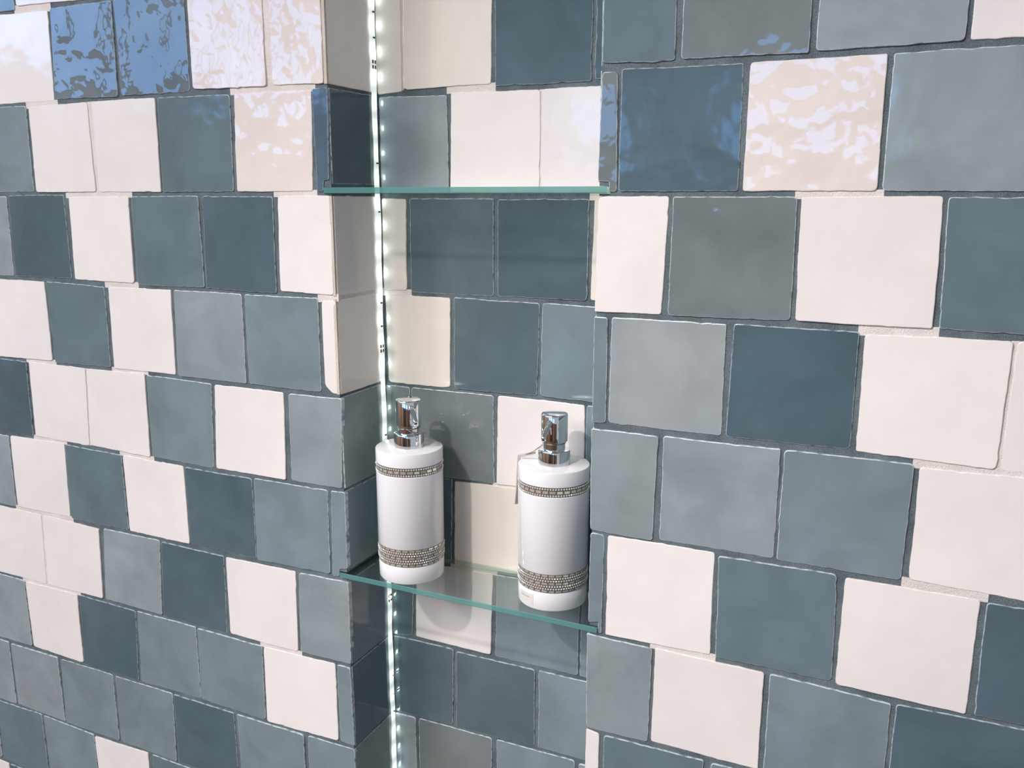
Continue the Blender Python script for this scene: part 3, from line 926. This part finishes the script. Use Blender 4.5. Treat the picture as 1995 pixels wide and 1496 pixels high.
HZ = SHELVES[1][1]
da = dispenser((-0.4731, 0.0338, HZ), None, 'white dispenser on the lower shelf nearest the light strip, spout facing the viewer', math.atan2(-0.70, 0.72), 21)
db = dispenser((-0.3101, 0.0423, HZ), None, 'white dispenser with paper tag at its neck, beside the plain edge of the niche', math.atan2(-1.0, 0.02), 22)

# strings and tag
def chain_pts(a, b, sag, n=18):
    a, b = Vector(a), Vector(b)
    return [a.lerp(b, i / (n - 1)) + Vector((0, 0, -sag * 4 * (i / (n - 1)) * (1 - i / (n - 1)))) for i in range(n)]
def loop_pts(c, r, z, a0, a1, n=20, tilt=0.0):
    return [Vector((c[0] + r * math.cos(a0 + (a1 - a0) * i / (n - 1)), c[1] + r * math.sin(a0 + (a1 - a0) * i / (n - 1)), z + tilt * math.cos(a0 + (a1 - a0) * i / (n - 1)))) for i in range(n)]
def local(me_pts, o):
    return [p - Vector(o) for p in me_pts]

H = 0.1440
ca = Vector((-0.4731, 0.0338, HZ)); cb = Vector((-0.3101, 0.0423, HZ))
to_cam = lambda c: (Vector((0, -0.731, 0)) - Vector((c.x, c.y, 0))).normalized()
# string on the first dispenser: from the neck, over the collar, across the top to the back
v = to_cam(ca); s = Vector((-v.y, v.x, 0)); s = s if s.x > 0 else -s
t0 = bpy.data.objects.new('tag_string', None); COL.objects.link(t0); t0.location = ca + Vector((0, 0, H))
t0['label'] = 'thin bead string looped round the pump neck beside the light strip'; t0['category'] = 'string'
a = v * 0.0118 + Vector((0, 0, 0.0215)) - s * 0.003
bpt = v * 0.0130 + s * 0.0085 + Vector((0, 0, 0.0158))
cpt = s * 0.0172 + v * 0.002 + Vector((0, 0, 0.0145))
dpt = s * 0.0325 - v * 0.008 + Vector((0, 0, 0.0010))
obj('string_strand', tube('string_strand', chain_pts(a, bpt, 0.0006, 8) + chain_pts(bpt, cpt, 0.0002, 6)[1:] + chain_pts(cpt, dpt, 0.0015, 10)[1:], 0.00045, 6), STRING, t0)
obj('neck_loop', tube('neck_loop', loop_pts((0, 0), 0.0118, 0.0205, math.atan2(a.y, a.x), math.atan2(a.y, a.x) + 6.2, 30), 0.00045, 6), STRING, t0)

# tag on the second dispenser: card hanging down behind the bottle on the left
v = to_cam(cb); s = Vector((-v.y, v.x, 0)); s = s if s.x > 0 else -s
t1 = bpy.data.objects.new('price_tag', None); COL.objects.link(t1); t1.location = cb + Vector((0, 0, H))
t1['label'] = 'small grey card tag on a thin string hanging behind the second dispenser'; t1['category'] = 'price tag'
top_r = -s * 0.0185 - v * 0.004 + Vector((0, 0, 0.0105))
top_l = -s * 0.0368 - v * 0.012 + Vector((0, 0, 0.0035))
bot_l = -s * 0.0400 - v * 0.0190 + Vector((0, 0, -0.0515))
bot_r = -s * 0.0360 - v * 0.0230 + Vector((0, 0, -0.0520))
obj_pts = [top_l, top_r, bot_r, bot_l]
bm = bmesh.new()
nrm = (top_r - top_l).cross(bot_l - top_l).normalized() * 0.0003
lo = [bm.verts.new(p) for p in (top_l, top_l.lerp(top_r, 0.16), bot_r, bot_l)]
hi = [bm.verts.new(p + nrm) for p in (top_l, top_l.lerp(top_r, 0.16), bot_r, bot_l)]
bm.faces.new(lo[::-1]); bm.faces.new(hi)
for k in range(4):
    bm.faces.new((lo[k], lo[(k + 1) % 4], hi[(k + 1) % 4], hi[k]))
obj('card', from_bm('card', bm), PAPER, t1)
bm = bmesh.new()
q = [top_l, top_r, top_r + Vector((0, 0, -0.0028)), top_l + Vector((0, 0, -0.0036))]
lo = [bm.verts.new(p) for p in q]; hi = [bm.verts.new(p - v * 0.0004) for p in q]
bm.faces.new(lo); bm.faces.new(hi[::-1])
for k in range(4):
    bm.faces.new((lo[k], lo[(k + 1) % 4], hi[(k + 1) % 4], hi[k]))
obj('card_fold', from_bm('card_fold', bm), PAPER, t1)
n0 = -s * 0.0095 + v * 0.0075 + Vector((0, 0, 0.0215))
hole = top_l.lerp(top_r, 0.45) + Vector((0, 0, -0.001))
for k, off in enumerate((0.0, 0.0018)):
    obj('string_strand', tube('string_strand', chain_pts(n0 + Vector((0, 0, off)), hole + s * off, 0.0012, 10), 0.0003, 6), STRING, t1)
obj('neck_loop', tube('neck_loop', loop_pts((0, 0), 0.0117, 0.0215, math.atan2(n0.y, n0.x), math.atan2(n0.y, n0.x) + 6.2, 30), 0.0003, 6), STRING, t1)

# clear sticker low on the second dispenser, curved with the body
base_a = math.atan2(v.y, v.x)
bm = bmesh.new()
pr = None
for i in range(9):
    aa = base_a - math.radians(64) + math.radians(31) * i / 8
    r0 = 0.0358 - 0.0004
    cur = [bm.verts.new((rr * math.cos(aa), rr * math.sin(aa), zz)) for rr, zz in ((r0 - 0.0002, 0.0040), (r0 + 0.00025, 0.0040), (r0 + 0.00025, 0.0160), (r0 - 0.0002, 0.0160))]
    if pr:
        for k in range(4):
            bm.faces.new((pr[k], pr[(k + 1) % 4], cur[(k + 1) % 4], cur[k]))
    else:
        bm.faces.new(cur)
    pr = cur
bm.faces.new(pr[::-1])
st = obj('sticker', from_bm('sticker', bm), STICK, db, label='small pale rectangular sticker')
bm = bmesh.new()
pr = None
for i in range(7):
    aa = base_a - math.radians(60) + math.radians(20) * i / 6
    r0 = 0.0358 - 0.0004
    cur = [bm.verts.new((rr * math.cos(aa), rr * math.sin(aa), zz)) for rr, zz in ((r0 + 0.0001, 0.0112), (r0 + 0.00032, 0.0112), (r0 + 0.00032, 0.0126), (r0 + 0.0001, 0.0126))]
    if pr:
        for k in range(4):
            bm.faces.new((pr[k], pr[(k + 1) % 4], cur[(k + 1) % 4], cur[k]))
    else:
        bm.faces.new(cur)
    pr = cur
bm.faces.new(pr[::-1])
obj('sticker_print', from_bm('sticker_print', bm), PRINT, st)
